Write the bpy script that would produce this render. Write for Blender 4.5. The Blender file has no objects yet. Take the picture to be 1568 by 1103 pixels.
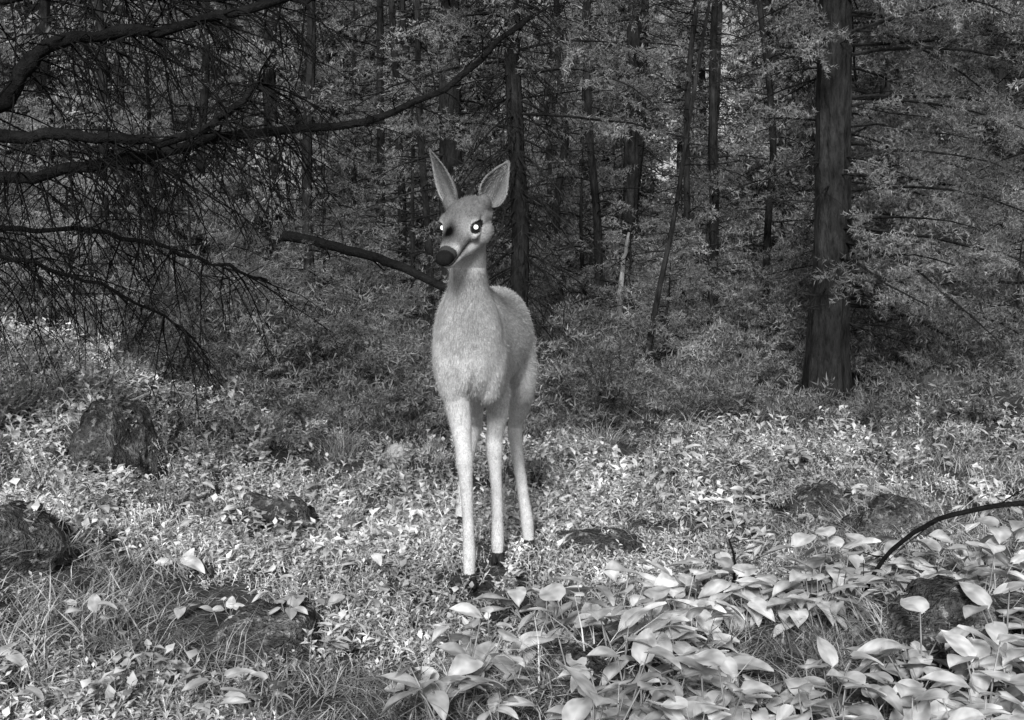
import bpy, math, random, time
import numpy as np
from mathutils import Vector, Matrix, noise as mnoise
rng=np.random.default_rng(7); random.seed(7)
scene=bpy.context.scene
def link(o): scene.collection.objects.link(o); return o
def nrm(v):
    v=np.asarray(v,float); return v/(np.linalg.norm(v,axis=-1,keepdims=True)+1e-12)
def U(a,b,n=None): return rng.uniform(a,b,n)
# ------------------------------------------------------------------ meshes
def mk_mesh(name,parts,mats,smooth=False,col=None):
    Vs=[];loops=[];sizes=[];mi=[];off=0
    for V,F,m in parts:
        V=np.asarray(V,float).reshape(-1,3);F=np.asarray(F,int)
        if len(F)==0: continue
        Vs.append(V);loops.append((F+off).ravel());sizes.append(np.full(len(F),F.shape[1]));mi.append(np.full(len(F),m));off+=len(V)
    V=np.concatenate(Vs);loops=np.concatenate(loops);sizes=np.concatenate(sizes);mi=np.concatenate(mi)
    me=bpy.data.meshes.new(name)
    me.vertices.add(len(V));me.vertices.foreach_set("co",V.astype(np.float32).ravel())
    me.loops.add(len(loops));me.loops.foreach_set("vertex_index",loops.astype(np.int32))
    me.polygons.add(len(sizes));st=np.concatenate([[0],np.cumsum(sizes)[:-1]])
    me.polygons.foreach_set("loop_start",st.astype(np.int32))
    me.polygons.foreach_set("material_index",mi.astype(np.int32))
    me.polygons.foreach_set("use_smooth",np.full(len(sizes),bool(smooth)))
    for m in mats: me.materials.append(m)
    me.update(calc_edges=True)
    if col is not None: setcol(me,col)
    return me
def setcol(me,c):
    a=me.color_attributes.new("col",'FLOAT_COLOR','POINT')
    c=np.asarray(c,float);d=np.stack([c,c,c,np.ones_like(c)],1).astype(np.float32)
    a.data.foreach_set("color",d.ravel())
def tube(P,R,sides=5,cap=True):
    P=np.asarray(P,float);n=len(P);R=np.broadcast_to(np.asarray(R,float),(n,))
    T=np.gradient(P,axis=0);T=nrm(T)
    ref=np.array([0,0,1.]) if abs(T[:,2]).mean()<.8 else np.array([1.,0,0])
    A=nrm(np.cross(T,ref));B=np.cross(T,A)
    a=np.arange(sides)/sides*2*np.pi
    V=P[:,None,:]+R[:,None,None]*(np.cos(a)[None,:,None]*A[:,None,:]+np.sin(a)[None,:,None]*B[:,None,:])
    i=np.arange(n-1)[:,None]*sides;j=np.arange(sides)[None,:];k=(j+1)%sides
    F=np.stack([i+j,i+k,i+sides+k,i+sides+j],-1).reshape(-1,4)
    return V.reshape(-1,3),F
def cat(tubes):
    Vs=[];Fs=[];o=0
    for V,F in tubes:
        Vs.append(V);Fs.append(F+o);o+=len(V)
    return np.concatenate(Vs),np.concatenate(Fs)
def spline(P,n):
    P=np.asarray(P,float);m=len(P);t=np.linspace(0,m-1,n);out=[]
    for q in t:
        i=min(int(q),m-2);f=q-i
        p0=P[max(i-1,0)];p1=P[i];p2=P[i+1];p3=P[min(i+2,m-1)]
        out.append(.5*((2*p1)+(-p0+p2)*f+(2*p0-5*p1+4*p2-p3)*f*f+(-p0+3*p1-3*p2+p3)*f**3))
    return np.array(out)
def basis(d):
    d=nrm(d);z=np.zeros_like(d);z[...,2]=1
    y=nrm(np.cross(z,d)+1e-6);w=np.cross(d,y)
    return np.stack([d,y,w],-1)
# ------------------------------------------------------------------ materials (monochrome infrared world)
def g(v): return (v,v,v,1)
def new_mat(name):
    m=bpy.data.materials.new(name);m.use_nodes=True;nt=m.node_tree;nt.nodes.clear()
    out=nt.nodes.new("ShaderNodeOutputMaterial");return m,nt,out
def N(nt,t,**k):
    n=nt.nodes.new(t)
    for a,b in k.items(): setattr(n,a,b)
    return n
def noise_val(nt,scale,detail=4,rough=.6,coord='pos',stretch=None):
    if coord=='pos': c=N(nt,"ShaderNodeNewGeometry").outputs["Position"]
    else: c=N(nt,"ShaderNodeTexCoord").outputs["Object"]
    if stretch:
        mp=N(nt,"ShaderNodeMapping");mp.inputs["Scale"].default_value=stretch;nt.links.new(c,mp.inputs["Vector"]);c=mp.outputs["Vector"]
    n=N(nt,"ShaderNodeTexNoise");n.inputs["Scale"].default_value=scale;n.inputs["Detail"].default_value=detail;n.inputs["Roughness"].default_value=rough
    nt.links.new(c,n.inputs["Vector"]);return n.outputs["Fac"]
def remap(nt,v,a,b,c,d):
    r=N(nt,"ShaderNodeMapRange");r.inputs[1].default_value=a;r.inputs[2].default_value=b;r.inputs[3].default_value=c;r.inputs[4].default_value=d
    nt.links.new(v,r.inputs[0]);return r.outputs[0]
def mul(nt,a,b,op='MULTIPLY'):
    m=N(nt,"ShaderNodeMath",operation=op)
    for i,q in enumerate((a,b)):
        if isinstance(q,(int,float)): m.inputs[i].default_value=q
        else: nt.links.new(q,m.inputs[i])
    return m.outputs[0]
def finish(nt,out,val,rough=.8,bump=None,bs=.3,bd=.01,trans=0,spec=.2):
    cc=N(nt,"ShaderNodeCombineColor")
    for i in range(3): nt.links.new(val,cc.inputs[i])
    if spec==0:
        b=N(nt,"ShaderNodeBsdfDiffuse");nt.links.new(cc.outputs[0],b.inputs["Color"])
    else:
        b=N(nt,"ShaderNodeBsdfPrincipled");b.inputs["Roughness"].default_value=rough;b.inputs["Specular IOR Level"].default_value=spec
        nt.links.new(cc.outputs[0],b.inputs["Base Color"])
    if bump is not None:
        bn=N(nt,"ShaderNodeBump");bn.inputs["Strength"].default_value=bs;bn.inputs["Distance"].default_value=bd
        nt.links.new(bump,bn.inputs["Height"]);nt.links.new(bn.outputs[0],b.inputs["Normal"])
    if trans>0:
        t=N(nt,"ShaderNodeBsdfTranslucent");nt.links.new(cc.outputs[0],t.inputs[0])
        mx=N(nt,"ShaderNodeMixShader");mx.inputs[0].default_value=trans
        nt.links.new(b.outputs[0],mx.inputs[1]);nt.links.new(t.outputs[0],mx.inputs[2]);nt.links.new(mx.outputs[0],out.inputs[0])
    else: nt.links.new(b.outputs[0],out.inputs[0])
def foliage_mat(name,lo,hi,big=1.2,bl=.55,bh=1.35,trans=.25,rough=.7,vcol=False,spec=.15,fine=25,rand=True):
    m,nt,out=new_mat(name)
    src=N(nt,"ShaderNodeObjectInfo").outputs["Random"] if rand else N(nt,"ShaderNodeNewGeometry").outputs["Random Per Island"]
    v=remap(nt,src,0,1,lo,hi)
    v=mul(nt,v,remap(nt,noise_val(nt,big,2),.3,.7,bl,bh))
    if fine: v=mul(nt,v,remap(nt,noise_val(nt,fine,1),.3,.7,.65,1.35))
    if vcol:
        a=N(nt,"ShaderNodeAttribute",attribute_name="col");v=mul(nt,v,a.outputs["Fac"])
    finish(nt,out,v,rough,trans=trans,spec=spec);return m
M_needle=foliage_mat("conifer_needles",.07,.30,1.1,.3,1.7,trans=0,spec=0,fine=4,rand=False)  # needle colours kept dark, here and below, to imitate flash falloff into the forest
M_needle_far=foliage_mat("distant_needles",.06,.27,.5,.2,1.9,trans=0,spec=0,fine=1.6,rand=False)
M_needle_low=foliage_mat("undergrowth_needles",.06,.27,1.3,.35,1.7,trans=0,spec=0,fine=5,rand=False)
M_grass=foliage_mat("grass_blades",.14,.66,.9,.4,1.45,trans=0,spec=0,rand=False)
M_small=foliage_mat("small_leaves",.32,.90,1.3,.5,1.3,spec=.3,trans=0,rand=False)
M_broad=foliage_mat("broad_leaves",.5,.80,1.5,.75,1.15,trans=.15,vcol=True,rough=.55,spec=.3)
def bark_mat(name,lo,hi,stretch=(18,18,3)):
    m,nt,out=new_mat(name)
    n=noise_val(nt,1.0,5,.7,'pos',stretch);n2=noise_val(nt,3,2)
    v=mul(nt,remap(nt,n,.3,.7,lo,hi),remap(nt,n2,.3,.7,.5,1.5))
    finish(nt,out,v,.95,bump=n,bs=1,bd=.04,spec=.08);return m
M_bark=bark_mat("tree_bark",.006,.045,(26,26,7))
M_bark_far=bark_mat("distant_bark",.010,.04)
M_dead=bark_mat("dead_twigs",.008,.026,(30,30,30))
M_pale=bark_mat("weathered_wood",.25,.5)
M_log=bark_mat("log_bark",.03,.12,(9,9,9))
def rock_mat():
    m,nt,out=new_mat("mossy_rock")
    n=noise_val(nt,9,6,.65);n2=noise_val(nt,28,4,.6);n3=noise_val(nt,70,3)
    v=remap(nt,n,.3,.7,.025,.16)
    l=N(nt,"ShaderNodeMapRange");l.inputs[1].default_value=.56;l.inputs[2].default_value=.62;nt.links.new(n2,l.inputs[0])
    l2=N(nt,"ShaderNodeMapRange");l2.inputs[1].default_value=.52;l2.inputs[2].default_value=.60;nt.links.new(noise_val(nt,6,5,.7),l2.inputs[0])
    s=mul(nt,l.outputs[0],.26);s2=mul(nt,l2.outputs[0],.12)
    v=mul(nt,mul(nt,v,s,'ADD'),s2,'ADD')
    v=mul(nt,v,remap(nt,n3,.3,.7,.5,1.5))
    finish(nt,out,v,.95,bump=mul(nt,n,n3,'ADD'),bs=1,bd=.05,spec=.05);return m
M_rock=rock_mat()
def ground_mat():
    m,nt,out=new_mat("forest_floor")
    n=noise_val(nt,1.3,4);n2=noise_val(nt,14,6,.7);n3=noise_val(nt,90,4,.7)
    v=remap(nt,n,.3,.7,.06,.20);v=mul(nt,v,remap(nt,n2,.3,.7,.4,1.5));v=mul(nt,v,remap(nt,n3,.3,.7,.5,1.5))
    finish(nt,out,v,1,bump=mul(nt,n2,n3,'ADD'),bs=1,bd=.03,spec=.05);return m
M_ground=ground_mat()
# ------------------------------------------------------------------ terrain
_w=[(rng.uniform(.4,3.5),rng.uniform(0,6.28),rng.uniform(0,6.28)) for _ in range(26)]
def wob(x,y):
    s=0
    for k,a,p in _w: s=s+np.sin(k*(x*np.cos(a)+y*np.sin(a))+p)/(.6+k)
    return s/3.
def ss(t): t=np.clip(t,0,1);return t*t*(3-2*t)
def ga(x,y,cx,cy,sx,sy): return np.exp(-((x-cx)/sx)**2-((y-cy)/sy)**2)
def H(x,y):
    x=np.asarray(x,float);y=np.asarray(y,float)
    z=.95*ss((y-7.5)/12)+np.minimum(.045*np.maximum(y-20,0),4.5)
    z=z+.64*ga(x,y,-3.0,6.9,1.4,1.5)+.20*ga(x,y,-1.8,4.5,.9,1.0)+.34*ga(x,y,3.3,8.0,1.1,1.0)+.65*ga(x,y,-3.7,10,2.0,2.0)
    mask=1-.93*np.exp(-((x+.1)**2/.5+(y-4.9)**2/1.2))
    return z+.10*wob(x,y)*mask
def axis_pts(lo,hi,fine_lo,fine_hi,step):
    a=list(np.arange(fine_lo,fine_hi,step));s=step;v=a[-1]
    while v<hi: s*=1.18;v+=s;a.append(v)
    s=step;v=a[0];b=[]
    while v>lo: s*=1.18;v-=s;b.append(v)
    return np.array(b[::-1]+a)
gx=axis_pts(-160,160,-4,4,.06);gy=axis_pts(-60,220,2,10,.06)
X,Y=np.meshgrid(gx,gy);Z=H(X,Y)
for i in range(0,Z.shape[0]):
    for j in range(0,Z.shape[1]):
        if 2<Y[i,j]<10 and abs(X[i,j])<4: Z[i,j]+=.03*mnoise.noise((X[i,j]*5,Y[i,j]*5,0))*(0.3 if abs(X[i,j]+.1)<.4 and 4.2<Y[i,j]<5.7 else 1)
nr,nc=X.shape;idx=np.arange(nr*nc).reshape(nr,nc)
F=np.stack([idx[:-1,:-1],idx[:-1,1:],idx[1:,1:],idx[1:,:-1]],-1).reshape(-1,4)
link(bpy.data.objects.new("ground",mk_mesh("ground",[(np.stack([X,Y,Z],-1).reshape(-1,3),F,0)],[M_ground],True)))
# ------------------------------------------------------------------ scatter via geometry nodes
def template_coll(name,meshes):
    c=bpy.data.collections.new(name)
    for i,me in enumerate(meshes): c.objects.link(bpy.data.objects.new("%s_%02d"%(name,i),me))
    return c
def scatter(name,coll,P,R,S,I,parent=None):
    n=len(P);me=bpy.data.meshes.new(name);me.vertices.add(n);me.vertices.foreach_set("co",np.asarray(P,np.float32).ravel())
    E=np.array([Matrix(r.tolist()).to_euler()[:] for r in np.asarray(R)],np.float32)
    me.attributes.new("rot",'FLOAT_VECTOR','POINT').data.foreach_set("vector",E.ravel())
    S=np.asarray(S,np.float32)
    if S.ndim==1:S=np.repeat(S[:,None],3,1)
    me.attributes.new("scl",'FLOAT_VECTOR','POINT').data.foreach_set("vector",S.astype(np.float32).ravel())
    me.attributes.new("idx",'INT','POINT').data.foreach_set("value",np.asarray(I,np.int32))
    o=link(bpy.data.objects.new(name,me))
    ng=bpy.data.node_groups.new(name+"_gn",'GeometryNodeTree')
    ng.interface.new_socket("Geometry",in_out='INPUT',socket_type='NodeSocketGeometry');ng.interface.new_socket("Geometry",in_out='OUTPUT',socket_type='NodeSocketGeometry')
    nn=ng.nodes;gi=nn.new("NodeGroupInput");go=nn.new("NodeGroupOutput")
    iop=nn.new("GeometryNodeInstanceOnPoints");ci=nn.new("GeometryNodeCollectionInfo");ci.inputs["Collection"].default_value=coll
    ci.inputs["Separate Children"].default_value=True;ci.inputs["Reset Children"].default_value=True
    def na(t,nm):
        a=nn.new("GeometryNodeInputNamedAttribute");a.data_type=t;a.inputs["Name"].default_value=nm;return a.outputs["Attribute"]
    e=nn.new("FunctionNodeEulerToRotation");L=ng.links
    L.new(gi.outputs[0],iop.inputs["Points"]);L.new(ci.outputs[0],iop.inputs["Instance"]);iop.inputs["Pick Instance"].default_value=True
    L.new(na('INT',"idx"),iop.inputs["Instance Index"]);L.new(na('FLOAT_VECTOR',"rot"),e.inputs[0]);L.new(e.outputs[0],iop.inputs["Rotation"])
    L.new(na('FLOAT_VECTOR',"scl"),iop.inputs["Scale"]);L.new(iop.outputs[0],go.inputs[0])
    md=o.modifiers.new("scatter",'NODES');md.node_group=ng
    if parent: o.parent=parent
    return o
def rotz(a,tilt=.15):
    n=len(a);c,s=np.cos(a),np.sin(a);Rz=np.zeros((n,3,3));Rz[:,0,0]=c;Rz[:,0,1]=-s;Rz[:,1,0]=s;Rz[:,1,1]=c;Rz[:,2,2]=1
    t=rng.normal(0,tilt,n);b=rng.normal(0,tilt,n);Rx=np.zeros((n,3,3));Rx[:,0,0]=1;Rx[:,1,1]=np.cos(t);Rx[:,1,2]=-np.sin(t);Rx[:,2,1]=np.sin(t);Rx[:,2,2]=np.cos(t)
    Ry=np.zeros((n,3,3));Ry[:,1,1]=1;Ry[:,0,0]=np.cos(b);Ry[:,0,2]=np.sin(b);Ry[:,2,0]=-np.sin(b);Ry[:,2,2]=np.cos(b)
    return Rx@Ry@Rz
# ------------------------------------------------------------------ templates
def bough(seed,L=1.,ntw=16,nn=26,nl=.05,nw=.006,flat=.8):
    r=np.random.default_rng(seed);segs=[(np.array([0,0,0.]),np.array([L,0,-.06*L]))]
    for i in range(ntw):
        t=.12+.85*i/ntw+r.uniform(-.03,.03);b=np.array([L*t,0,-.06*L*t]);sd=1 if i%2 else -1
        l=(.36*(1-t)+.1)*r.uniform(.6,1.2);a=math.radians(r.uniform(30,65))
        segs.append((b,b+l*np.array([math.cos(a),sd*math.sin(a),r.uniform(-.45,.35)])))
    tris=[]
    for b,e in segs:
        l=np.linalg.norm(e-b);k=max(4,int(nn*min(l,.5)/.3));t=1-r.uniform(0,.95,k)**1.25;p=b+(e-b)*t[:,None];d=nrm(e-b)
        rnd=r.normal(0,1,(k,3));rnd[:,2]*=flat;side=nrm(rnd-(rnd@d)[:,None]*d)
        dd=nrm(d*r.uniform(.2,.9,(k,1))+side*.8);ln=nl*r.uniform(.6,1.3,(k,1))
        w=nrm(np.cross(dd,r.normal(0,1,(k,3))))*nw*.5
        tris.append(np.stack([p-w,p+w,p+dd*ln],1))
    T=np.concatenate(tris);return T.reshape(-1,3),np.arange(len(T)*3).reshape(-1,3)
B_hi=[bough(s,ntw=13,nn=24,nl=.085,nw=.015) for s in (1,2,3,4)]
B_mid=[bough(s,ntw=10,nn=13,nl=.115,nw=.026) for s in (21,22,23,24)]
B_lo=[bough(s,ntw=7,nn=9,nl=.17,nw=.055) for s in (11,12,13,14)]
def merge_inst(tpls,P,R,S,I,mi=1):
    out=[]
    for k,(V,F) in enumerate(tpls):
        m=np.where(np.asarray(I)==k)[0]
        if len(m)==0: continue
        W=np.einsum('nij,vj->nvi',R[m],V)*S[m][:,None,None]+P[m][:,None,:]
        FF=F[None]+(np.arange(len(m))*len(V))[:,None,None];out.append((W.reshape(-1,3),FF.reshape(-1,F.shape[1]),mi))
    return out
def twiglets(tubes,path,r0,n,l,droop,lvl=1,sides=3,hang=.0):
    path=np.asarray(path)
    for _ in range(n):
        t=U(.15,1);q=t*(len(path)-1);i=min(int(q),len(path)-2);p=path[i]+(path[i+1]-path[i])*(q-i)
        d=nrm(path[i+1]-path[i]);s=rng.normal(0,1,3);s[2]=s[2]*.5-hang;d=nrm(d*.6+nrm(s)*.9)
        L=l*U(.5,1.25)*(1-.4*t);k=5;pts=[p]
        for j in range(k-1):
            d=nrm(d+np.array([0,0,-droop])+rng.normal(0,.13,3));pts.append(pts[-1]+d*L/(k-1))
        tubes.append(tube(pts,np.linspace(r0,r0*.35,k),sides))
        if lvl>0: twiglets(tubes,pts,r0*.6,int(U(3,6)),L*.5,droop,lvl-1,3,hang*.5)
def conifer(height,r0,branches,lean=(0,0),fol_size=(.28,.5),wig=.03,sides=9,dead_r=.004,dead_n=6,step=.13):
    tubes=[];BP=[];BD=[];BS=[]
    n=max(8,int(height/.6));zz=np.linspace(-.15,height,n)
    px=lean[0]*zz+np.cumsum(rng.normal(0,wig,n))*.6;py=lean[1]*zz+np.cumsum(rng.normal(0,wig,n))*.6;px-=px[0];py-=py[0]
    rad=r0*(1-.8*np.clip(zz/height,0,1))+r0*.45*np.exp(-np.maximum(zz,0)/.15)
    tp=spline(np.stack([px,py,zz],1),n*3);tubes.append(tube(tp,np.interp(tp[:,2],zz,rad)*(1+rng.normal(0,.04,len(tp))),sides))
    for b in branches:
        for i in range(b['n']):
            z=b['z0']+(b['z1']-b['z0'])*(i+U(0,1))/b['n'];az=U(*b.get('az',(0,6.283)))
            o=np.array([np.interp(z,zz,px),np.interp(z,zz,py),z]);L=b['len'](z)*U(.55,1.25);d=np.array([math.cos(az),math.sin(az),b.get('rise',.1)+U(-.15,.15)])
            d=nrm(d);k=7;pts=[o]
            for j in range(k-1):
                d=nrm(d+np.array([0,0,-b.get('droop',.08)])+rng.normal(0,.09,3));pts.append(pts[-1]+d*L/(k-1))
            pts=np.array(pts);rb=b.get('r',.004+.006*L);tubes.append(tube(pts,np.linspace(rb,rb*.3,k),4))
            if U(0,1)<b.get('fol',1):
                m=max(3,int(L/step));
                for t in np.linspace(.15,1,m):
                    if U(0,1)<.1: continue
                    q=t*(k-1);ii=min(int(q),k-2);p=pts[ii]+(pts[ii+1]-pts[ii])*(q-ii);dd=nrm(pts[ii+1]-pts[ii])
                    a=random.choice([-1,1])*U(.35,1.1)*(1 if t<.97 else .1);c,s=math.cos(a),math.sin(a)
                    dd=np.array([c*dd[0]-s*dd[1],s*dd[0]+c*dd[1],dd[2]+U(-.5,.3)]);BP.append(p);BD.append(nrm(dd));BS.append(U(*fol_size)*(1-.25*t))
            else:
                twiglets(tubes,pts,dead_r,dead_n,L*.4,b.get('tdroop',.1),b.get('lvl',0))
    if BP:
        P=np.array(BP);R=basis(np.array(BD));S=np.array(BS)
        roll=rng.normal(0,.6,len(P));Rr=np.zeros((len(P),3,3));Rr[:,0,0]=1;Rr[:,1,1]=np.cos(roll);Rr[:,1,2]=-np.sin(roll);Rr[:,2,1]=np.sin(roll);Rr[:,2,2]=np.cos(roll);R=R@Rr
    else: P=np.zeros((0,3));R=np.zeros((0,3,3));S=np.zeros(0)
    return cat(tubes),P,R,S
def place_tree(name,x,y,*a,**k):
    bark=k.pop('bark',M_bark);T,P,R,S=conifer(*a,**k);z=float(H(x,y));tp=B_hi if y<11 else B_mid
    parts=[(T[0],T[1],0)]
    if len(P): parts+=merge_inst(tp,P,R,S,rng.integers(0,4,len(P)))
    o=link(bpy.data.objects.new(name,mk_mesh(name,parts,[bark,M_needle],False)));o.location=(x,y,z)
    return o
cone=lambda top,w:(lambda z:max(.15,w*(1-z/top)))
place_tree("spruce_tree",2.19,9.2,9,.15,[
  dict(z0=.75,z1=3.8,n=62,len=lambda z:1.5,rise=.12,droop=.09,fol=.95,az=(-1.35,1.3)),
  dict(z0=1.8,z1=3.8,n=11,len=lambda z:.9,rise=.15,droop=.06,fol=.9,az=(1.9,4.6)),
  dict(z0=.6,z1=3.6,n=44,len=lambda z:.7,rise=.0,droop=.05,fol=0,lvl=0)],fol_size=(.3,.5),step=.12)
place_tree("fir_tree",3.9,9.4,5,.08,[dict(z0=.15,z1=3.9,n=80,len=cone(6.5,1.5),rise=.12,droop=.07,fol=.97)],fol_size=(.28,.48))
place_tree("fir_tree",3.4,12.2,6,.08,[dict(z0=.15,z1=4.6,n=85,len=cone(7,1.3),rise=.15,droop=.06,fol=.97)],fol_size=(.3,.5))
place_tree("pine_tree",-.47,11.2,9,.115,[dict(z0=.8,z1=4,n=36,len=lambda z:.8,rise=.0,droop=.06,fol=0,lvl=0),dict(z0=2.1,z1=4.2,n=24,len=lambda z:1.3,rise=.15,fol=.95)])
place_tree("pine_tree",.02,9.6,8,.075,[dict(z0=.5,z1=3.6,n=130,len=lambda z:.65,rise=-.25,droop=.16,fol=0,lvl=1,tdroop=.2),dict(z0=1.9,z1=3.6,n=16,len=lambda z:1.2,rise=.1,fol=.95)],dead_n=5,dead_r=.004)
place_tree("pine_tree",-2.5,14,9,.095,[dict(z0=.8,z1=4,n=26,len=lambda z:.7,fol=.0),dict(z0=1.5,z1=4.6,n=30,len=lambda z:1.3,fol=.95)])
place_tree("pine_tree",-1.8,12,8,.055,[dict(z0=.8,z1=4,n=30,len=lambda z:.6,fol=.4)])
place_tree("pine_tree",-1.55,15.5,9,.06,[dict(z0=.8,z1=4.5,n=30,len=lambda z:.9,fol=.5)])
place_tree("pine_tree",1.3,15,9,.10,[dict(z0=.8,z1=4,n=26,len=lambda z:.7,fol=.2),dict(z0=1.9,z1=5,n=30,len=lambda z:1.2,fol=.95)])
place_tree("pine_tree",2.55,17,9,.075,[dict(z0=.8,z1=4,n=30,len=lambda z:.6,fol=.15)])
place_tree("pine_tree",3.5,18,9,.075,[dict(z0=.8,z1=5,n=24,len=lambda z:.9,fol=.4)])
place_tree("pine_tree",.95,17.5,9,.075,[dict(z0=.8,z1=5,n=24,len=lambda z:.9,fol=.5)])
for (x,y,r) in [(.78,12.6,.045),(1.95,13.1,.05),(2.42,12.7,.04),(.45,13.6,.045),(-1.15,14.2,.05),(-.85,13.0,.04),(1.55,12.2,.035),(-2.9,12.6,.05),(-3.8,13,.06),(-3.3,10.9,.045)]:
    place_tree("pine_tree",x,y,8.5,r,[dict(z0=.8,z1=4,n=34,len=lambda z:.6,fol=.12)],wig=.05,lean=(U(-.03,.03),0),dead_r=.003)
place_tree("leaning_dead_tree",.98,10.2,5,.024,[dict(z0=.8,z1=4.6,n=16,len=lambda z:.4,fol=0)],lean=(.17,.05),wig=.05)
for (x,y,h,w) in [(-3.9,9.6,2.6,1.1),(-3.0,9.0,1.3,1.0),(-2.3,9.6,1.15,.95),(-3.2,12,3.2,1.2),(-4.9,11,4,1.4),(-1.0,13.5,2.4,1.0),(.75,13.8,1.9,1.0),(2.2,14.6,1.7,1.0),(1.75,11.5,1.3,.9),(-2.0,17,4.2,1.3),(3.3,8.9,1.1,.85),(0.4,15.5,3.4,1.2),(-.6,10.2,.8,.7),(3.0,11,2.0,1.0),(1.2,10.6,.9,.7),(-1.5,10.6,1.2,.9),(-3.4,14.5,4,1.3),(4.6,14.5,4,1.3),(1.7,13.4,1.5,.9),(-1.9,13.4,2.0,1.0),(1.05,12.0,1.2,.8),(.45,11.6,1.1,.75)]:
    place_tree("young_fir",x,y,h,.010+.009*h,[dict(z0=.05,z1=h*.97,n=int(22*h**.8),len=cone(h*1.05,w),rise=.2,droop=.04,fol=1)],fol_size=(.24,.42),wig=.02)
# ---- distant forest as one instanced mass
tp=[]
def tpl_tree(i,*a,**k):
    T,P,R,S=conifer(*a,**k);parts=[(T[0],T[1],0)]+merge_inst(B_lo,P,R,S,rng.integers(0,4,len(P)))
    tp.append(mk_mesh("forest_tree_%d"%i,parts,[M_bark_far,M_needle_far]))
for i in range(3):
    tpl_tree(i,10,.09,[dict(z0=.8,z1=6,n=34,len=lambda z:.7,fol=.25),dict(z0=2.2+i*.7,z1=9.8,n=56,len=lambda z:1.4*(1-.07*z),fol=.95)],fol_size=(.45,.75),sides=6,step=.18,lean=(.02*(i-1),.01),wig=.05)
for i in range(3,6):
    h=(4,6,8)[i-3];tpl_tree(i,h,.03+.009*h,[dict(z0=.3,z1=h*.98,n=int(12*h),len=cone(h*1.05,1.1+.07*h),rise=.15,fol=.95)],fol_size=(.4,.65),sides=6,step=.18)
for i in range(6,8):
    tpl_tree(i,1.9,.03,[dict(z0=.05,z1=1.85,n=32,len=cone(2.0,.85),rise=.2,fol=1)],fol_size=(.3,.5),sides=5,step=.15)
C_forest=template_coll("tpl_forest",tp)
P=[];I=[]
def addf(n,y0,y1,kinds,xm=3):
    for _ in range(n):
        y=y0+(y1-y0)*U(0,1)**.8;x=U(-1,1)*(.42*y+xm)
        k=int(rng.choice(kinds));q=x/y
        if y>15 and (.145<q<.195 or .09<q<.115) and k not in (6,7) and (y<45 or U(0,1)<.8): continue
        if y>15 and .04<q<.06 and k not in (6,7) and U(0,1)<.8: continue
        P.append((x,y,float(H(x,y))-.05));I.append(k)
addf(90,16,40,[0,1,2]);addf(60,17,32,[3,4,5]);addf(110,13,26,[6,7]);addf(140,32,60,[3,4,5,5,1,2])
P=np.array(P);n=len(P);scatter("distant_forest",C_forest,P,rotz(U(0,6.28,n),.03),U(.8,1.25,n),I)
# ------------------------------------------------------------------ undergrowth (low shrubs, one mass)
n=5200;y=7.3+13*U(0,1,n)**1.4;x=U(-1,1,n)*(.42*y+1.0)
keep=(np.hypot(x-2.19,y-9.2)>.3)&(y>7.4+.4*np.sin(x*1.7));x=x[keep];y=y[keep];n=len(x)
az=U(0,6.28,n);el=U(.0,.9,n);D=np.stack([np.cos(az)*np.cos(el),np.sin(az)*np.cos(el),np.sin(el)],1)
hum=np.clip(wob(x*2.4,y*2.4)+.25,0,1)
P=np.stack([x,y,H(x,y)+U(0,1,n)*(.06+.34*hum)],1);S=U(.18,.42,n)
for _ in range(85):
    by=7.9+7*U(0,1)**1.2;bx=U(-1,1)*(.41*by+.6)
    if math.hypot(bx-2.19,by-9.2)<.75 or (1.4<bx<2.4 and by<9.2): continue
    h=U(.35,1.0);w=U(.3,.65);m=int(60*w*h/.3)
    r=w*np.sqrt(U(0,1,m));a=U(0,6.28,m);t=1-(r/w)**2
    zz=h*t*U(.35,1,m);P=np.concatenate([P,np.stack([bx+r*np.cos(a),by+r*np.sin(a),H(bx,by)+zz],1)])
    e2=U(-.1,.7,m);D=np.concatenate([D,np.stack([np.cos(a)*np.cos(e2),np.sin(a)*np.cos(e2),np.sin(e2)],1)]);S=np.concatenate([S,U(.2,.4,m)])
n=len(P);parts=merge_inst(B_mid,P,basis(D),S,rng.integers(0,4,n),0)
link(bpy.data.objects.new("undergrowth",mk_mesh("undergrowth",parts,[M_needle_low])))
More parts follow.
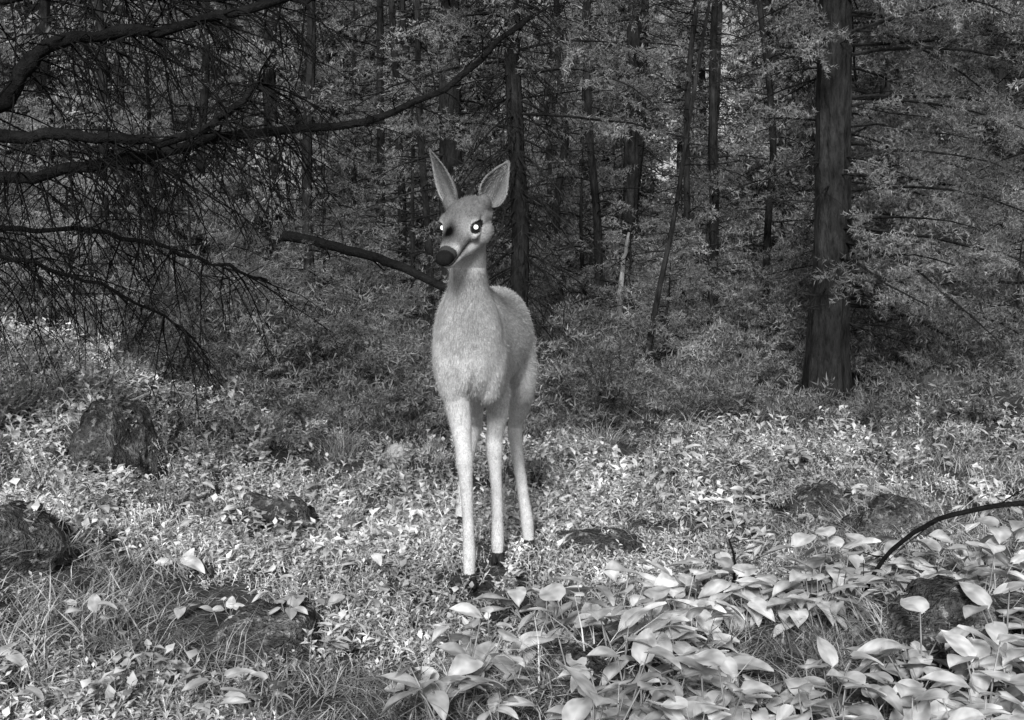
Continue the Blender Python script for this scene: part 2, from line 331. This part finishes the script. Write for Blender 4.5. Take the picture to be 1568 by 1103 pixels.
# ------------------------------------------------------------------ rocks
ROCKS=[(-1.80,5.9,.52,.30),(-.97,5.35,.46,.15),(-1.62,4.15,.50,.17),(-.69,3.82,.36,.11),(.36,5.05,.46,.08),(1.28,5.55,.34,.13),(1.42,5.0,.38,.18),(1.22,3.62,.52,.18),(.24,3.42,.40,.15),(.88,6.0,.14,.08),(-.15,3.0,.45,.05)]
def off_rock(x,y,f=.42,pr=.33):
    k=np.ones(len(x),bool)
    for a,b,w,h in ROCKS: k&=(np.hypot((x-a),(y-b+.03)/.8)>w*f)|(U(0,1,len(x))<pr)
    return k
def RH(x,y):   # plants near a rock root on its flanks
    z=H(x,y)
    for a,b,w,h in ROCKS:
        d=1-((x-a)/(w*.5))**2-((y-b)/(w*.43))**2
        z=z+h*.78*np.sqrt(np.clip(d,0,1))
    return z
def rock(x,y,w,h,seed,name="rock",mat=M_rock,dp=None):
    import bmesh
    bm=bmesh.new();bmesh.ops.create_icosphere(bm,subdivisions=5,radius=1)
    dp=dp or w*.85
    for v in bm.verts:
        p=v.co.copy();o=Vector((seed*3.1,seed*1.7,0))
        d=1+.26*mnoise.noise(p*1.1+o)+.16*mnoise.noise(p*2.6+o)+.08*mnoise.noise(p*6+o)+.045*mnoise.noise(p*16+o)+.02*mnoise.noise(p*40+o)
        c=mnoise.voronoi(p*1.5+o)[0];d-=.12*(c[0]);d+=.05
        v.co=p*d;v.co.x*=w/2;v.co.y*=dp/2;v.co.z*=h
    me=bpy.data.meshes.new(name);bm.to_mesh(me);bm.free();me.materials.append(mat)
    for p in me.polygons:p.use_smooth=True
    o=link(bpy.data.objects.new(name,me));o.location=(x,y,float(H(x,y))-h*.02);o.rotation_euler=(U(-.12,.12),U(-.15,.15),seed*1.3)
for i,(x,y,w,h) in enumerate(ROCKS): rock(x,y,w,h,i+1)
m,nt,out=new_mat("pale_stone");finish(nt,out,remap(nt,noise_val(nt,30,4),.3,.7,.45,.7),.9)
rock(-.60,6.9,.13,.08,31,"pale_stone",m);rock(-1.7,14.5,.16,.15,33,"pale_stone",m)
# ---- grass
def blades(seed,nb,hmin,hmax,spread,w,lay=.6):
    r=np.random.default_rng(seed);Vs=[];Fs=[]
    for b in range(nb):
        a=r.uniform(0,6.28);p=np.array([r.normal(0,spread),r.normal(0,spread),-.01]);h=r.uniform(hmin,hmax);d=nrm(np.array([math.cos(a)*lay,math.sin(a)*lay,1.]))
        sd=np.array([-math.sin(a),math.cos(a),0])*w*r.uniform(.6,1.2);o=len(Vs)*5;L=[]
        for j in range(3):
            ww=sd*(1-j/2.6)
            if j<2: L+= [p-ww,p+ww]
            else: L+=[p]
            d=nrm(d+np.array([math.cos(a),math.sin(a),0])*r.uniform(.2,.7)+np.array([0,0,-.3]));p=p+d*h/2
        Vs.append(L);Fs+= [[o,o+1,o+3],[o,o+3,o+2],[o+2,o+3,o+4]]
    return np.array(Vs).reshape(-1,3),np.array(Fs)
gt=[blades(s,24,.05,.12,.035,.0017,.8) for s in (1,2,3)]+[blades(s,28,.03,.09,.05,.0015,1.8) for s in (4,5)]+[blades(6,34,.2,.42,.035,.0024,.35),blades(7,30,.10,.22,.035,.0021,.5)]
n=12500;y=2.5+5.6*U(0,1,n);x=U(-1,1,n)*(.42*y+.4);I=rng.integers(0,5,n);S=U(.5,1.3,n)
I[(wob(x*3+9,y*3)>.3)&(U(0,1,n)<.25)]=6
k=off_rock(x,y,.40)&(U(0,1,n)<np.clip(.75+1.2*wob(x*2.7-4,y*2.7),.25,1));x=x[k];y=y[k];I=I[k];S=S[k]
k=(np.abs(x+.1)<.3)&(y>3.9)&(y<5.7);S[k]*=.8
ex=[(2.0,8.9),(2.4,8.8),(2.15,8.7),(1.9,8.6),(2.3,8.6),(-.95,7.0),(-.8,6.8),(-1.15,7.1),(.4,7.2),(.9,7.4),(1.6,7.6),(-2.7,6.9),(-3,7),(-2.9,6.6),(.1,7.3),(-2.4,6.2),(-2.2,6.4)]
for (a,b) in ex:
    for _ in range(6):
        x=np.append(x,a+U(-.18,.18));y=np.append(y,b+U(-.15,.15));I=np.append(I,5);S=np.append(S,U(.4,.9))
n=len(x);link(bpy.data.objects.new("grass",mk_mesh("grass",merge_inst(gt,np.stack([x,y,RH(x,y)],1),rotz(U(0,6.28,n),.2),S,I,0),[M_grass])))
# ---- small leaved ground plants
def oval(L,W,fold=.25,nseg=3):
    t=np.linspace(0,1,nseg+2);w=W*.5*np.sin(np.pi*t**.8);V=[];
    for i in range(len(t)):
        zc=-.25*L*t[i]**2
        V+=[[L*t[i],-w[i],zc+fold*w[i]],[L*t[i],0,zc],[L*t[i],w[i],zc+fold*w[i]]]
    F=[]
    for i in range(len(t)-1):
        a=i*3;F+=[[a,a+3,a+4,a+1],[a+1,a+4,a+5,a+2]]
    return np.array(V),np.array(F)
def smallplant(seed,nst,h,ll,lw):
    r=np.random.default_rng(seed);parts=[]
    for s in range(nst):
        a=r.uniform(0,6.28);b=np.array([r.normal(0,.035),r.normal(0,.035),-.01]);d=nrm(np.array([math.cos(a)*.5,math.sin(a)*.5,1]));hh=h*r.uniform(.4,1.1);e=b+d*hh
        parts.append(tube([b,e],[.0014,.001],3))
        m=int(r.integers(6,10))
        for j in range(m):
            t=.25+.75*j/(m-1);az=j*2.4+r.uniform(-.4,.4);el=r.uniform(0,1.1);D=np.array([math.cos(az)*math.cos(el),math.sin(az)*math.cos(el),math.sin(el)])
            V,F=oval(ll*r.uniform(.6,1.2),lw*r.uniform(.7,1.2),nseg=1);parts.append((V@basis(D).T+b+(e-b)*t,F))
    return cat(parts)
st=[smallplant(s,n_,h,l,w) for s,n_,h,l,w in ((1,9,.07,.024,.011),(2,7,.10,.030,.014),(3,9,.05,.019,.010),(4,5,.17,.05,.026),(5,4,.12,.04,.03))]
dens=lambda x,y:np.clip(.05+1.6*wob(x*2.3+5,y*2.3)*np.where(y<4.7,.75,1.1),0.0,.9)+.95*ga(x,y,-2.3,6.6,1.2,.9)+.6*ga(x,y,.6,6.2,2.4,.8)
n=9500;y=2.5+5.2*U(0,1,n);x=U(-1,1,n)*(.42*y+.4);k=(U(0,1.2,n)<dens(x,y))&off_rock(x,y,.42,.25)&~((np.abs(x+.1)<.2)&(y>3.9)&(y<5.6)&(U(0,1,n)<.6));x=x[k];y=y[k];n=len(x)
I=rng.integers(0,3,n);I[U(0,1,n)<.08]=4;I[(U(0,1,n)<.14)&(y>5)]=3;S=U(.6,1.2,n)
link(bpy.data.objects.new("low_leafy_plants",mk_mesh("low_leafy_plants",merge_inst(st,np.stack([x,y,RH(x,y)],1),rotz(U(0,6.28,n),.15),S,I,0),[M_small])))
# ---- broad leaved plants
def broad(L,W,tw):
    nt_,ns=9,7;V=[];C=[]
    for i in range(nt_):
        t=i/(nt_-1);w=W*.5*(np.sin(np.pi*min(1,t**.62))**.8 if 0<t<1 else 0)
        for j in range(ns):
            s=(j/(ns-1))*2-1;x=L*t-(.1*L*abs(s)*(1-t) if t<.3 else 0);z=-.28*L*t*t+.22*abs(s)*w+.035*L*math.sin(6*t+2*s)+tw*s*w*t
            V.append([x,s*w,z]);C.append((1.12 if j==3 else (.93 if (i+j)%2 else 1.03))*(1-.05*abs(s)))
    F=[[i*ns+j,(i+1)*ns+j,(i+1)*ns+j+1,i*ns+j+1] for i in range(nt_-1) for j in range(ns-1)]
    return np.array(V),np.array(F),np.array(C)
def broadplant(seed,nl,h):
    r=np.random.default_rng(seed);parts=[];C=[]
    for k in range(nl):
        az=k*2.4+r.uniform(-.5,.5);el=r.uniform(-.5,.7);hh=h*r.uniform(.5,1.1);b=np.array([r.normal(0,.01),r.normal(0,.01),-.01]);e=b+np.array([math.cos(az)*.04,math.sin(az)*.04,hh])
        T=tube([b,(b*.4+e*.6)+[0,0,.01],e],[.0022,.002,.0015],4);parts.append(T);C.append(np.full(len(T[0]),.6))
        V,F,c=broad(r.uniform(.055,.105),r.uniform(.04,.065),r.uniform(-.4,.4));D=np.array([math.cos(az)*math.cos(el),math.sin(az)*math.cos(el),math.sin(el)]);parts.append((V@basis(D).T+e,F));C.append(c*r.uniform(.75,1.12))
    V,F=cat(parts);return V,F,np.concatenate(C)
bt=[broadplant(s,k,h) for s,k,h in ((1,4,.10),(2,5,.13),(3,3,.07),(4,4,.17),(5,2,.1),(6,5,.11))]
C_broad=template_coll("tpl_broad",[mk_mesh("broadleaf",[(V,F,0)],[M_broad],True,C) for V,F,C in bt])
P=[];NB=640
while len(P)<NB:
    x=U(-.25,2.3);y=U(2.6,5.2)
    lim=4.15+.7*min(1,max(0,(x-.2)/1.0))
    if y<lim and wob(x*4,y*4)>-.35 and U(0,1)<(1 if x>.1 else .35) and x>(-.3+(y-3.)*.15): P.append((x,y))
for _ in range(60): P.append((U(-2.2,-.4),U(3.0,6.2)))
for _ in range(90): P.append((U(.6,3),U(4.8,6.8)))
P=np.array(P);fl=np.arange(len(P))<NB;k=off_rock(P[:,0],P[:,1],.36,.1);P=P[k];fl=fl[k];n=len(P)
scatter("broad_leaf_plants",C_broad,np.stack([P[:,0],P[:,1],RH(P[:,0],P[:,1])],1),rotz(U(0,6.28,n),.2),np.where(fl,U(.7,1.25,n),U(.5,.9,n)),rng.integers(0,6,n))
# ------------------------------------------------------------------ dead-branched tree at left edge
tubes=[]
tr=spline([(-2.55,4.9,-.1),(-2.5,4.85,1.2),(-2.52,4.8,2.6),(-2.45,4.9,5)],24);tubes.append(tube(tr,np.linspace(.15,.09,24),12))
main=[([(-2.5,4.85,1.45),(-1.76,4.55,1.60),(-1.58,4.5,1.77),(-1.35,4.5,1.83),(-1.05,4.45,1.86),(-.7,4.4,1.95)],.036),
([(-2.5,4.85,1.5),(-1.76,4.6,1.52),(-1.4,4.5,1.50),(-1.13,4.5,1.49),(-.95,4.5,1.58),(-.83,4.45,1.66)],.026),
([(-2.5,4.85,1.3),(-1.76,4.7,1.375),(-1.32,4.6,1.43),(-.98,4.6,1.51),(-.53,4.6,1.55),(-.19,4.6,1.71),(.06,4.6,1.92)],.024),
([(-2.5,4.85,1.9),(-1.7,4.9,2.05),(-1.2,4.8,2.02),(-.7,4.8,2.0)],.02),
([(-2.5,4.85,1.1),(-1.9,5.2,1.22),(-1.4,5.4,1.15),(-1.0,5.5,1.0)],.014),
([(-2.5,4.85,1.0),(-2.0,5.1,1.1),(-1.6,5.3,.98),(-1.3,5.5,.78)],.012)]
for k,(p,r) in enumerate(main):
    q=spline(p,26)+rng.normal(0,.008,(26,3));tubes.append(tube(q,np.linspace(r,r*.35,26)*(1+rng.normal(0,.08,26)),7))
    if k==2: twiglets(tubes,q[:16],.004,60,.6,.22,1,3,.8);twiglets(tubes,q[12:],.003,22,.3,.1,1,3,.2)
    else: twiglets(tubes,q,.004,60 if k<4 else 40,.6,.2,1,3,.5)
V,F=cat(tubes);link(bpy.data.objects.new("dead_branched_tree",mk_mesh("dbt",[(V,F,0)],[M_dead],True)))
def tube_obj(name,pts,r0,r1,mat,n=20,sides=9,tw=0):
    q=spline(pts,n)+rng.normal(0,r0*.12,(n,3));t=[tube(q,np.linspace(r0,r1,n),sides)]
    if tw: twiglets(t,q,r0*.3,tw,.3,.05,0)
    V,F=cat(t);return link(bpy.data.objects.new(name,mk_mesh(name,[(V,F,0)],[mat],True)))
tube_obj("fallen_log",[(-1.75,10.3,1.34),(-1.2,10.1,1.22),(-.75,9.9,1.06),(-.40,9.8,.9)],.04,.03,M_dead,tw=8)
tube_obj("fallen_log",[(2.55,8.1,.36),(2.75,7.6,.28),(2.95,7.0,.13)],.11,.09,M_log,sides=12)
tube_obj("broken_snag",[(.95,11.9,.5),(.97,11.9,.95),(1.03,11.85,1.4)],.035,.012,M_pale)
tube_obj("fallen_branch",[(1.62,3.95,.36),(1.47,4.0,.34),(1.27,4.0,.29),(1.12,4.0,.17),(1.04,3.95,.03)],.009,.006,M_dead,tw=7)
tube_obj("fallen_branch",[(.70,4.2,.0),(.71,4.2,.12),(.69,4.2,.2)],.006,.003,M_dead,tw=3)
tube_obj("fallen_branch",[(-1.75,6.0,.46),(-1.6,6.1,.51),(-1.45,6.2,.46)],.006,.004,M_pale)
t=[]
for i in range(22):
    a=U(0,6.28);d=np.array([math.cos(a)*.45,math.sin(a)*.45,1]);b=np.array([.52+U(-.12,.12),7.7+U(-.1,.1),float(H(.52,7.7))-.02]);L=U(.3,.55);q=[b+d*L*s+rng.normal(0,.012,3) for s in np.linspace(0,1,6)]
    t.append(tube(q,np.linspace(.005,.002,6),4));twiglets(t,q,.0022,7,.2,-.05,0)
V,F=cat(t);link(bpy.data.objects.new("bare_shrub",mk_mesh("bare_shrub",[(V,F,0)],[M_log])))
# ------------------------------------------------------------------ DEER
E=np.array([-.160,4.2,1.190]);hf=nrm(np.array([-.36,-.729,-.588]));hr=nrm(np.array([.897,-.443,0]));hu=np.cross(hf,hr);hu=hu if hu[2]>0 else -hu
HB=np.stack([hf,hr,hu],1)
def hl(f,r,u): return E+HB@np.array([f,r,u])
import bmesh
bm=bmesh.new();bmesh.ops.create_uvsphere(bm,u_segments=20,v_segments=12,radius=1);bm.verts.ensure_lookup_table()
SV=np.array([v.co[:] for v in bm.verts]);SF3=[];SF4=[]
for f in bm.faces:
    i=[v.index for v in f.verts];(SF3 if len(i)==3 else SF4).append(i)
bm.free();SF3=np.array(SF3);SF4=np.array(SF4)
ell=[]
def addE(c,r,B=np.eye(3)): ell.append((np.asarray(c,float),np.asarray(r,float)*np.ones(3),B))
def chain(nodes,B=np.eye(3),n=None):
    A=np.array([list(a[:3])+(list(a[3:]) if len(a)==6 else [a[3]]*3) for a in nodes],float)
    L=np.linalg.norm(np.diff(A[:,:3],axis=0),axis=1).sum();rm=A[:,3:].min();n=int(max(len(A)*4,L/(rm*.28)))
    for q in spline(A,n): addE(q[:3],np.maximum(q[3:],.006),B)
chain([(-.145,4.48,.80,.095,.09,.16),(-.143,4.54,.79,.121,.11,.175),(-.13,4.68,.805,.128,.11,.185),(-.10,4.88,.80,.140,.11,.18),(-.075,5.06,.81,.143,.11,.17),(-.060,5.24,.825,.134,.11,.165),(-.055,5.36,.83,.10,.07,.13)])
chain([(-.140,4.275,1.185,.056,.055,.055),(-.142,4.305,1.12,.059,.066,.055),(-.143,4.34,1.04,.062,.074,.06),(-.143,4.39,.96,.077,.088,.07),(-.143,4.45,.885,.106,.105,.09),(-.144,4.50,.80,.114,.115,.10),(-.145,4.52,.72,.102,.10,.08),(-.146,4.54,.665,.077,.08,.05)])
chain([(-.143,4.45,.98,.05),(-.135,4.58,.96,.06),(-.125,4.72,.95,.055)])
for s,yy in ((-1,4.53),(1,4.56)):
    chain([(-.143+s*.050,yy+.06,.94,.045,.07,.06),(-.143+s*.064,yy,.86,.058,.095,.09),(-.143+s*.072,yy-.015,.75,.056,.09,.09),(-.143+s*.060,yy,.66,.050,.07,.06)])
chain([(-.205,4.55,.74,.05,.08,.075),(-.195,4.54,.65,.047,.06,.05),(-.178,4.52,.55,.040),(-.166,4.49,.47,.030),(-.160,4.475,.405,.0295),(-.156,4.47,.35,.0235),(-.149,4.46,.22,.0195),(-.144,4.44,.10,.0225),(-.1435,4.425,.07,.021),(-.143,4.41,.03,.020)])
chain([(-.078,4.60,.74,.05,.08,.075),(-.055,4.68,.645,.047,.055,.05),(-.052,4.74,.55,.039),(-.062,4.78,.46,.031),(-.064,4.785,.405,.0305),(-.061,4.785,.35,.0245),(-.054,4.785,.22,.020),(-.052,4.775,.095,.0235),(-.052,4.765,.065,.0225),(-.052,4.75,.03,.020)])
chain([(.005,5.24,.80,.080,.13,.12),(.028,5.18,.70,.066,.11,.10),(.037,5.12,.62,.054,.08,.07),(.033,5.20,.54,.043,.052,.048),(.018,5.29,.465,.031,.037,.034),(.012,5.31,.42,.030,.034,.034),(.020,5.26,.34,.025),(.042,5.14,.20,.0215),(.058,5.05,.095,.0245),(.061,5.02,.065,.0225),(.064,4.985,.03,.021)])
chain([(-.12,5.24,.80,.085,.13,.12),(-.145,5.22,.70,.068,.11,.10),(-.155,5.2,.62,.05,.075,.07),(-.15,5.36,.53,.038,.048,.043),(-.15,5.50,.45,.029,.036,.032),(-.152,5.54,.41,.029,.033,.033),(-.17,5.54,.33,.024),(-.198,5.53,.20,.022),(-.21,5.51,.095,.025),(-.212,5.495,.065,.023),(-.215,5.47,.03,.022)])
chain([(-.05,5.42,.90,.03),(-.07,5.47,.80,.035),(-.10,5.47,.65,.036),(-.120,5.45,.52,.026)])
def hchain(nodes):
    A=np.array([list(a) for a in nodes],float);A[:,4]*=1.12;A[:,5]*=1.03
    for q in spline(A,26): addE(hl(*q[:3]),q[3:],HB)
hchain([(-.085,.004,-.005,.05,.060,.054),(-.04,.002,.006,.05,.064,.054),(.0,0,.003,.04,.055,.045),(.04,0,-.006,.035,.041,.037),(.085,0,-.016,.03,.032,.030),(.125,0,-.021,.025,.027,.025),(.153,0,-.021,.018,.024,.021)])
hchain([(-.06,0,-.068,.04,.050,.034),(-.01,0,-.066,.04,.045,.032),(.05,0,-.055,.03,.031,.024),(.105,0,-.049,.025,.023,.017),(.136,0,-.047,.015,.019,.013)])
for s in (-1,1):
    addE(hl(-.010,s*.054,.024),(.024,.018,.013),HB)
    addE(hl(.012,s*.050,-.022),(.026,.014,.012),HB)
    addE(hl(-.035,s*.052,-.045),(.045,.026,.038),HB)
    addE(hl(-.075,s*.060,.037),(.024,.024,.028),HB)
    addE(hl(.146,s*.016,-.014),(.014,.013,.012),HB)
Vp=[];F3=[];F4=[]
for k,(c,r,B) in enumerate(ell):
    Vp.append((SV*r)@B.T+c)
    F3.append(SF3+k*len(SV));F4.append(SF4+k*len(SV))
Vp=np.concatenate(Vp);F3=np.concatenate(F3);F4=np.concatenate(F4)
me=bpy.data.meshes.new("raw");me.from_pydata(Vp.tolist(),[],F3.tolist()+F4.tolist())
ro=link(bpy.data.objects.new("raw",me))
md=ro.modifiers.new("r",'REMESH');md.mode='VOXEL';md.voxel_size=.0038
sm=ro.modifiers.new("s",'SMOOTH');sm.factor=.5;sm.iterations=10
bpy.context.view_layer.update();dg=bpy.context.evaluated_depsgraph_get()
body=bpy.data.meshes.new_from_object(ro.evaluated_get(dg));bpy.data.objects.remove(ro)
co=np.zeros(len(body.vertices)*3,np.float32);body.vertices.foreach_get("co",co);co=co.reshape(-1,3).astype(float)
ed=np.zeros(len(body.edges)*2,np.int32);body.edges.foreach_get("vertices",ed);ed=ed.reshape(-1,2)
deg=np.bincount(ed.ravel(),minlength=len(co)).astype(float)[:,None]
wt=(ss((co[:,2]-.60)/.06)*ss((1.05-co[:,2])/.06))[:,None]
for _ in range(60):
    acc=np.zeros_like(co)
    for c_ in range(3):
        acc[:,c_]=np.bincount(ed[:,0],co[ed[:,1],c_],len(co))+np.bincount(ed[:,1],co[ed[:,0],c_],len(co))
    co=co+.7*wt*(acc/deg-co)
body.vertices.foreach_set("co",co.astype(np.float32).ravel());body.update()
eyes=[hl(.006,-.060,.002),hl(.006,.060,.002)]
def deer_col(Q):
    x,y,z=Q.T;v=np.full(len(Q),.68)
    v=v-.17*ss((z-.86)/.12)*ss((y-4.6)/.3)
    v=v+.02*ss((.6-z)/.2)
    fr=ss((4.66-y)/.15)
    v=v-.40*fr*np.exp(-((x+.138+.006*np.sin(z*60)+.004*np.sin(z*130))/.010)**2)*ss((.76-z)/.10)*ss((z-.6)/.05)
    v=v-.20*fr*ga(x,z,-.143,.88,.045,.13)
    v=v-.16*ss((z-.95)/.08)*ss((4.6-y)/.1)
    v=v+.24*ss((z-1.02)/.05)*ss((1.14-z)/.04)*ss((4.33-y)/.05)
    v=np.where((z<.04),.05,v)
    v=np.where((y>5.40)&(z<.80)&(z>.45)&(x<-.06)&(x>-.135),.88,v)
    L=(Q-E)@HB;f,r,u=L.T;hd=(z>1.06)&(f>-.11)&(y<4.31)
    c=np.full(len(Q),.42)
    c=c-.22*ss((u-.005)/.025)*ss((.04-f)/.05)
    c=c*(1-.93*np.exp(-((f-.055)/.045)**2-((r+.006)/.034)**2)*ss((u+.015)/.02))
    c=c-.12*ss((f-.04)/.04)
    c=c+.42*np.exp(-((f-.106)/.011)**2)*ss((-u+.012)/.02)
    c=c+.28*ss((-.035-u)/.02)*ss((f-.0)/.05)
    for e in eyes:
        q=(Q-e)@HB;d=np.sqrt((q[:,0]*.75)**2+q[:,1]**2+(q[:,2]*1.1)**2)
        c=np.where(d<.035,c+.22*(1-ss((d-.024)/.011)),c);c=np.where(d<.0225,.03,c)
    c=np.where((f>.134)&(u>-.036),.018,c);c=np.where((f>.116)&(f<=.134)&(u>-.034),.06,c)
    c=np.where((np.abs(u+.040+.08*(f-.1)**1)<.0035)&(f>.03),.08,c)
    return np.clip(np.where(hd,c,v),.004,.88)
setcol(body,deer_col(co))
m,nt,out=new_mat("deer_coat");a=N(nt,"ShaderNodeAttribute",attribute_name="col")
nz=noise_val(nt,22,4,.7);nz2=noise_val(nt,220,3,.7)
v=mul(nt,a.outputs["Fac"],mul(nt,remap(nt,nz,.3,.7,.82,1.12),remap(nt,nz2,.3,.7,.78,1.18)))
finish(nt,out,v,.95,bump=nz2,bs=.7,bd=.005,spec=.03);M_coat=m
body.materials.clear();body.materials.append(M_coat)
for p in body.polygons:p.use_smooth=True
deer=link(bpy.data.objects.new("white_tailed_deer",None))
def child(name,me): o=link(bpy.data.objects.new(name,me));o.parent=deer;return o
child("body",body)
nf=len(body.polygons);cen=np.zeros(nf*3,np.float32);body.polygons.foreach_get("center",cen);cen=cen.reshape(-1,3).astype(float)
nor=np.zeros(nf*3,np.float32);body.polygons.foreach_get("normal",nor);nor=nor.reshape(-1,3).astype(float)
k=160000;pi=rng.integers(0,nf,k);p=cen[pi]+rng.normal(0,.002,(k,3));nn_=nor[pi]
flow=np.tile([0.05,.8,-.7],(k,1));w8=ss((4.75-p[:,1])/.3)[:,None];flow=flow*(1-w8)+np.array([0,.15,-1])*w8;flow[p[:,2]<.6]=[0,.1,-1]
Lh=(p-E)@HB;hd=(p[:,2]>1.06)&(p[:,1]<4.33);flow[hd]=-hf
d=flow-(flow*nn_).sum(1,keepdims=True)*nn_;d=nrm(d+rng.normal(0,.25,(k,3)))
ln=np.where(hd,.005,np.where(p[:,2]<.55,.007,.013))*U(.6,1.3,k)
w=nrm(np.cross(d,nn_))*.0008;tip=p+d*ln[:,None]+nn_*(ln*.25)[:,None];b=p-nn_*.001
keep=(p[:,2]>.05)&(np.linalg.norm(p-eyes[0],axis=1)>.022)&(np.linalg.norm(p-eyes[1],axis=1)>.022)&~(hd&(Lh[:,0]>.112))
T=np.stack([b-w,b+w,tip],1)[keep];c=np.repeat(deer_col(p[keep])*U(.55,1.25,keep.sum()),3)
child("fur",mk_mesh("fur",[(T.reshape(-1,3),np.arange(len(T)*3).reshape(-1,3),0)],[M_coat],False,c))
def ear(name,base,tip,face,W,bw=.5):
    base=np.array(base);tip=np.array(tip);ax=tip-base;L=np.linalg.norm(ax);ax=ax/L;nm=np.array(face,float);nm=nrm(nm-(nm@ax)*ax);sd=np.cross(ax,nm)
    nt_,ns=30,17;V=[];C=[];tr=[]
    for lay in (0,1):
        for i in range(nt_):
            t=i/(nt_-1);w=W*.5*(bw*(1-t)**1.5+ (math.sin(math.pi*t**.68)**.95 if 0<t<1 else 0))
            w=max(w,.0015);cup=1.35-.5*t
            for j in range(ns):
                s=(j/(ns-1))*2-1;an=s*cup
                q=base+ax*(L*t)+sd*(w*math.sin(an)/math.sin(cup))+nm*(w*1.0*(1-math.cos(an))-w*.5)-nm*(.003*lay)*(1-s*s)
                V.append(q);C.append((.07+.30*abs(s)**6+.14*abs(math.sin(6*s+1))*(1-t)) if lay==0 else .33)
    F=[];o=nt_*ns
    for i in range(nt_-1):
        for j in range(ns-1):
            a=i*ns+j;F.append([a,a+1,a+ns+1,a+ns]);F.append([o+a,o+a+ns,o+a+ns+1,o+a+1])
        for j in (0,ns-1):
            a=i*ns+j;F.append([a,a+ns,o+a+ns,o+a])
    child(name,mk_mesh(name,[(V,F,0)],[M_coat],True,C))
    V=np.array(V);n=1100;i=rng.integers(2,nt_-2,n);j=np.where(rng.random(n)<.6,rng.choice([0,1,ns-2,ns-1],n),rng.integers(0,ns,n));pp=V[i*ns+j]+rng.normal(0,.001,(n,3))
    mid=V[i*ns+ns//2];dd=nrm(ax*1.0+nrm(mid-pp+1e-6)*.35+nm*.35+rng.normal(0,.2,(n,3)));ln=U(.005,.012,n)[:,None];w=nrm(np.cross(dd,nm))*.0006
    T=np.stack([pp-w,pp+w,pp+dd*ln],1);child(name+"_hair",mk_mesh("hair",[(T.reshape(-1,3),np.arange(3*n).reshape(-1,3),0)],[M_coat],False,np.repeat(U(.2,.5,n),3)))
ear("ear_left",hl(-.082,-.052,.033),(-.264,4.27,1.440),(-.95,-.7,.1),.064,.55)
ear("ear_right",hl(-.075,.064,.033),(-.008,4.25,1.400),(.5,-1,.0),.072,.55)
m,nt,out=new_mat("dark_eye");bs_=N(nt,"ShaderNodeBsdfPrincipled");bs_.inputs["Base Color"].default_value=g(.02);bs_.inputs["Roughness"].default_value=.1;nt.links.new(bs_.outputs[0],out.inputs[0]);M_eye=m
m,nt,out=new_mat("eye_shine");em=N(nt,"ShaderNodeEmission");em.inputs[0].default_value=g(1);em.inputs[1].default_value=1.6;nt.links.new(em.outputs[0],out.inputs[0]);M_shine=m  # glowing material imitates the camera flash reflected in the eyes
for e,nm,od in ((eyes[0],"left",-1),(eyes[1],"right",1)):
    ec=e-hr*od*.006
    child("eye_"+nm,mk_mesh("eye",[(SV*.0175+ec,SF4,0),(SV*.0175+ec,SF3,0)],[M_eye],True))
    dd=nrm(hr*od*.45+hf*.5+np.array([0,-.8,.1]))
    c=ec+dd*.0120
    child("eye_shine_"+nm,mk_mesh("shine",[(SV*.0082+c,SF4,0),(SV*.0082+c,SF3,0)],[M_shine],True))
m,nt,out=new_mat("hoof_horn");finish(nt,out,remap(nt,noise_val(nt,60,3),.3,.7,.02,.05),.5);M_hoof=m
for i,(x,y,z) in enumerate([(-.143,4.405,0),(-.052,4.745,0),(.064,4.98,0),(-.215,5.465,0)]):
    z=float(H(x,y));parts=[]
    for s in (-1,1):
        V=SV.copy();V[:,2]=np.clip(V[:,2],-.55,1);fr=np.clip(-V[:,1],0,1)
        V=V*np.array([.0125,.034,.028]);V[:,0]*=(1-.45*fr);V[:,2]-=.016*fr*(V[:,2]>0);V=V+np.array([x+s*.012,y-.010,z+.016])
        parts+=[(V,SF4,0),(V,SF3,0)]
    child("hoof_%d"%(i+1),mk_mesh("hoof",parts,[M_hoof],True))
# ------------------------------------------------------------------ light
w=bpy.data.worlds.new("World");scene.world=w;w.use_nodes=True;nt=w.node_tree;bg=nt.nodes["Background"]
sk=nt.nodes.new("ShaderNodeTexSky");sk.sky_type='NISHITA';sk.sun_disc=False
el=math.radians(27);az=math.radians(188)
sk.sun_elevation=el;sk.sun_rotation=az
bw=nt.nodes.new("ShaderNodeRGBToBW");nt.links.new(sk.outputs[0],bw.inputs[0]);nt.links.new(bw.outputs[0],bg.inputs[0]);bg.inputs[1].default_value=.09
ld=bpy.data.lights.new("sun",'SUN');ld.energy=3.9;ld.angle=math.radians(14);ld.color=(1,1,1)
so=link(bpy.data.objects.new("sun",ld));dirv=Vector((math.sin(az)*math.cos(el),math.cos(az)*math.cos(el),math.sin(el)))
so.rotation_euler=dirv.to_track_quat('Z','Y').to_euler()
cd=bpy.data.cameras.new("camera");cd.sensor_width=36;cd.lens=46.9;cd.clip_end=600;cd.clip_start=.05
cam=link(bpy.data.objects.new("camera",cd));cam.location=(0,0,1.04);cam.rotation_euler=(math.radians(90-3.68),0,0);scene.camera=cam
scene.view_settings.view_transform='Standard';scene.view_settings.look='None';scene.view_settings.exposure=0
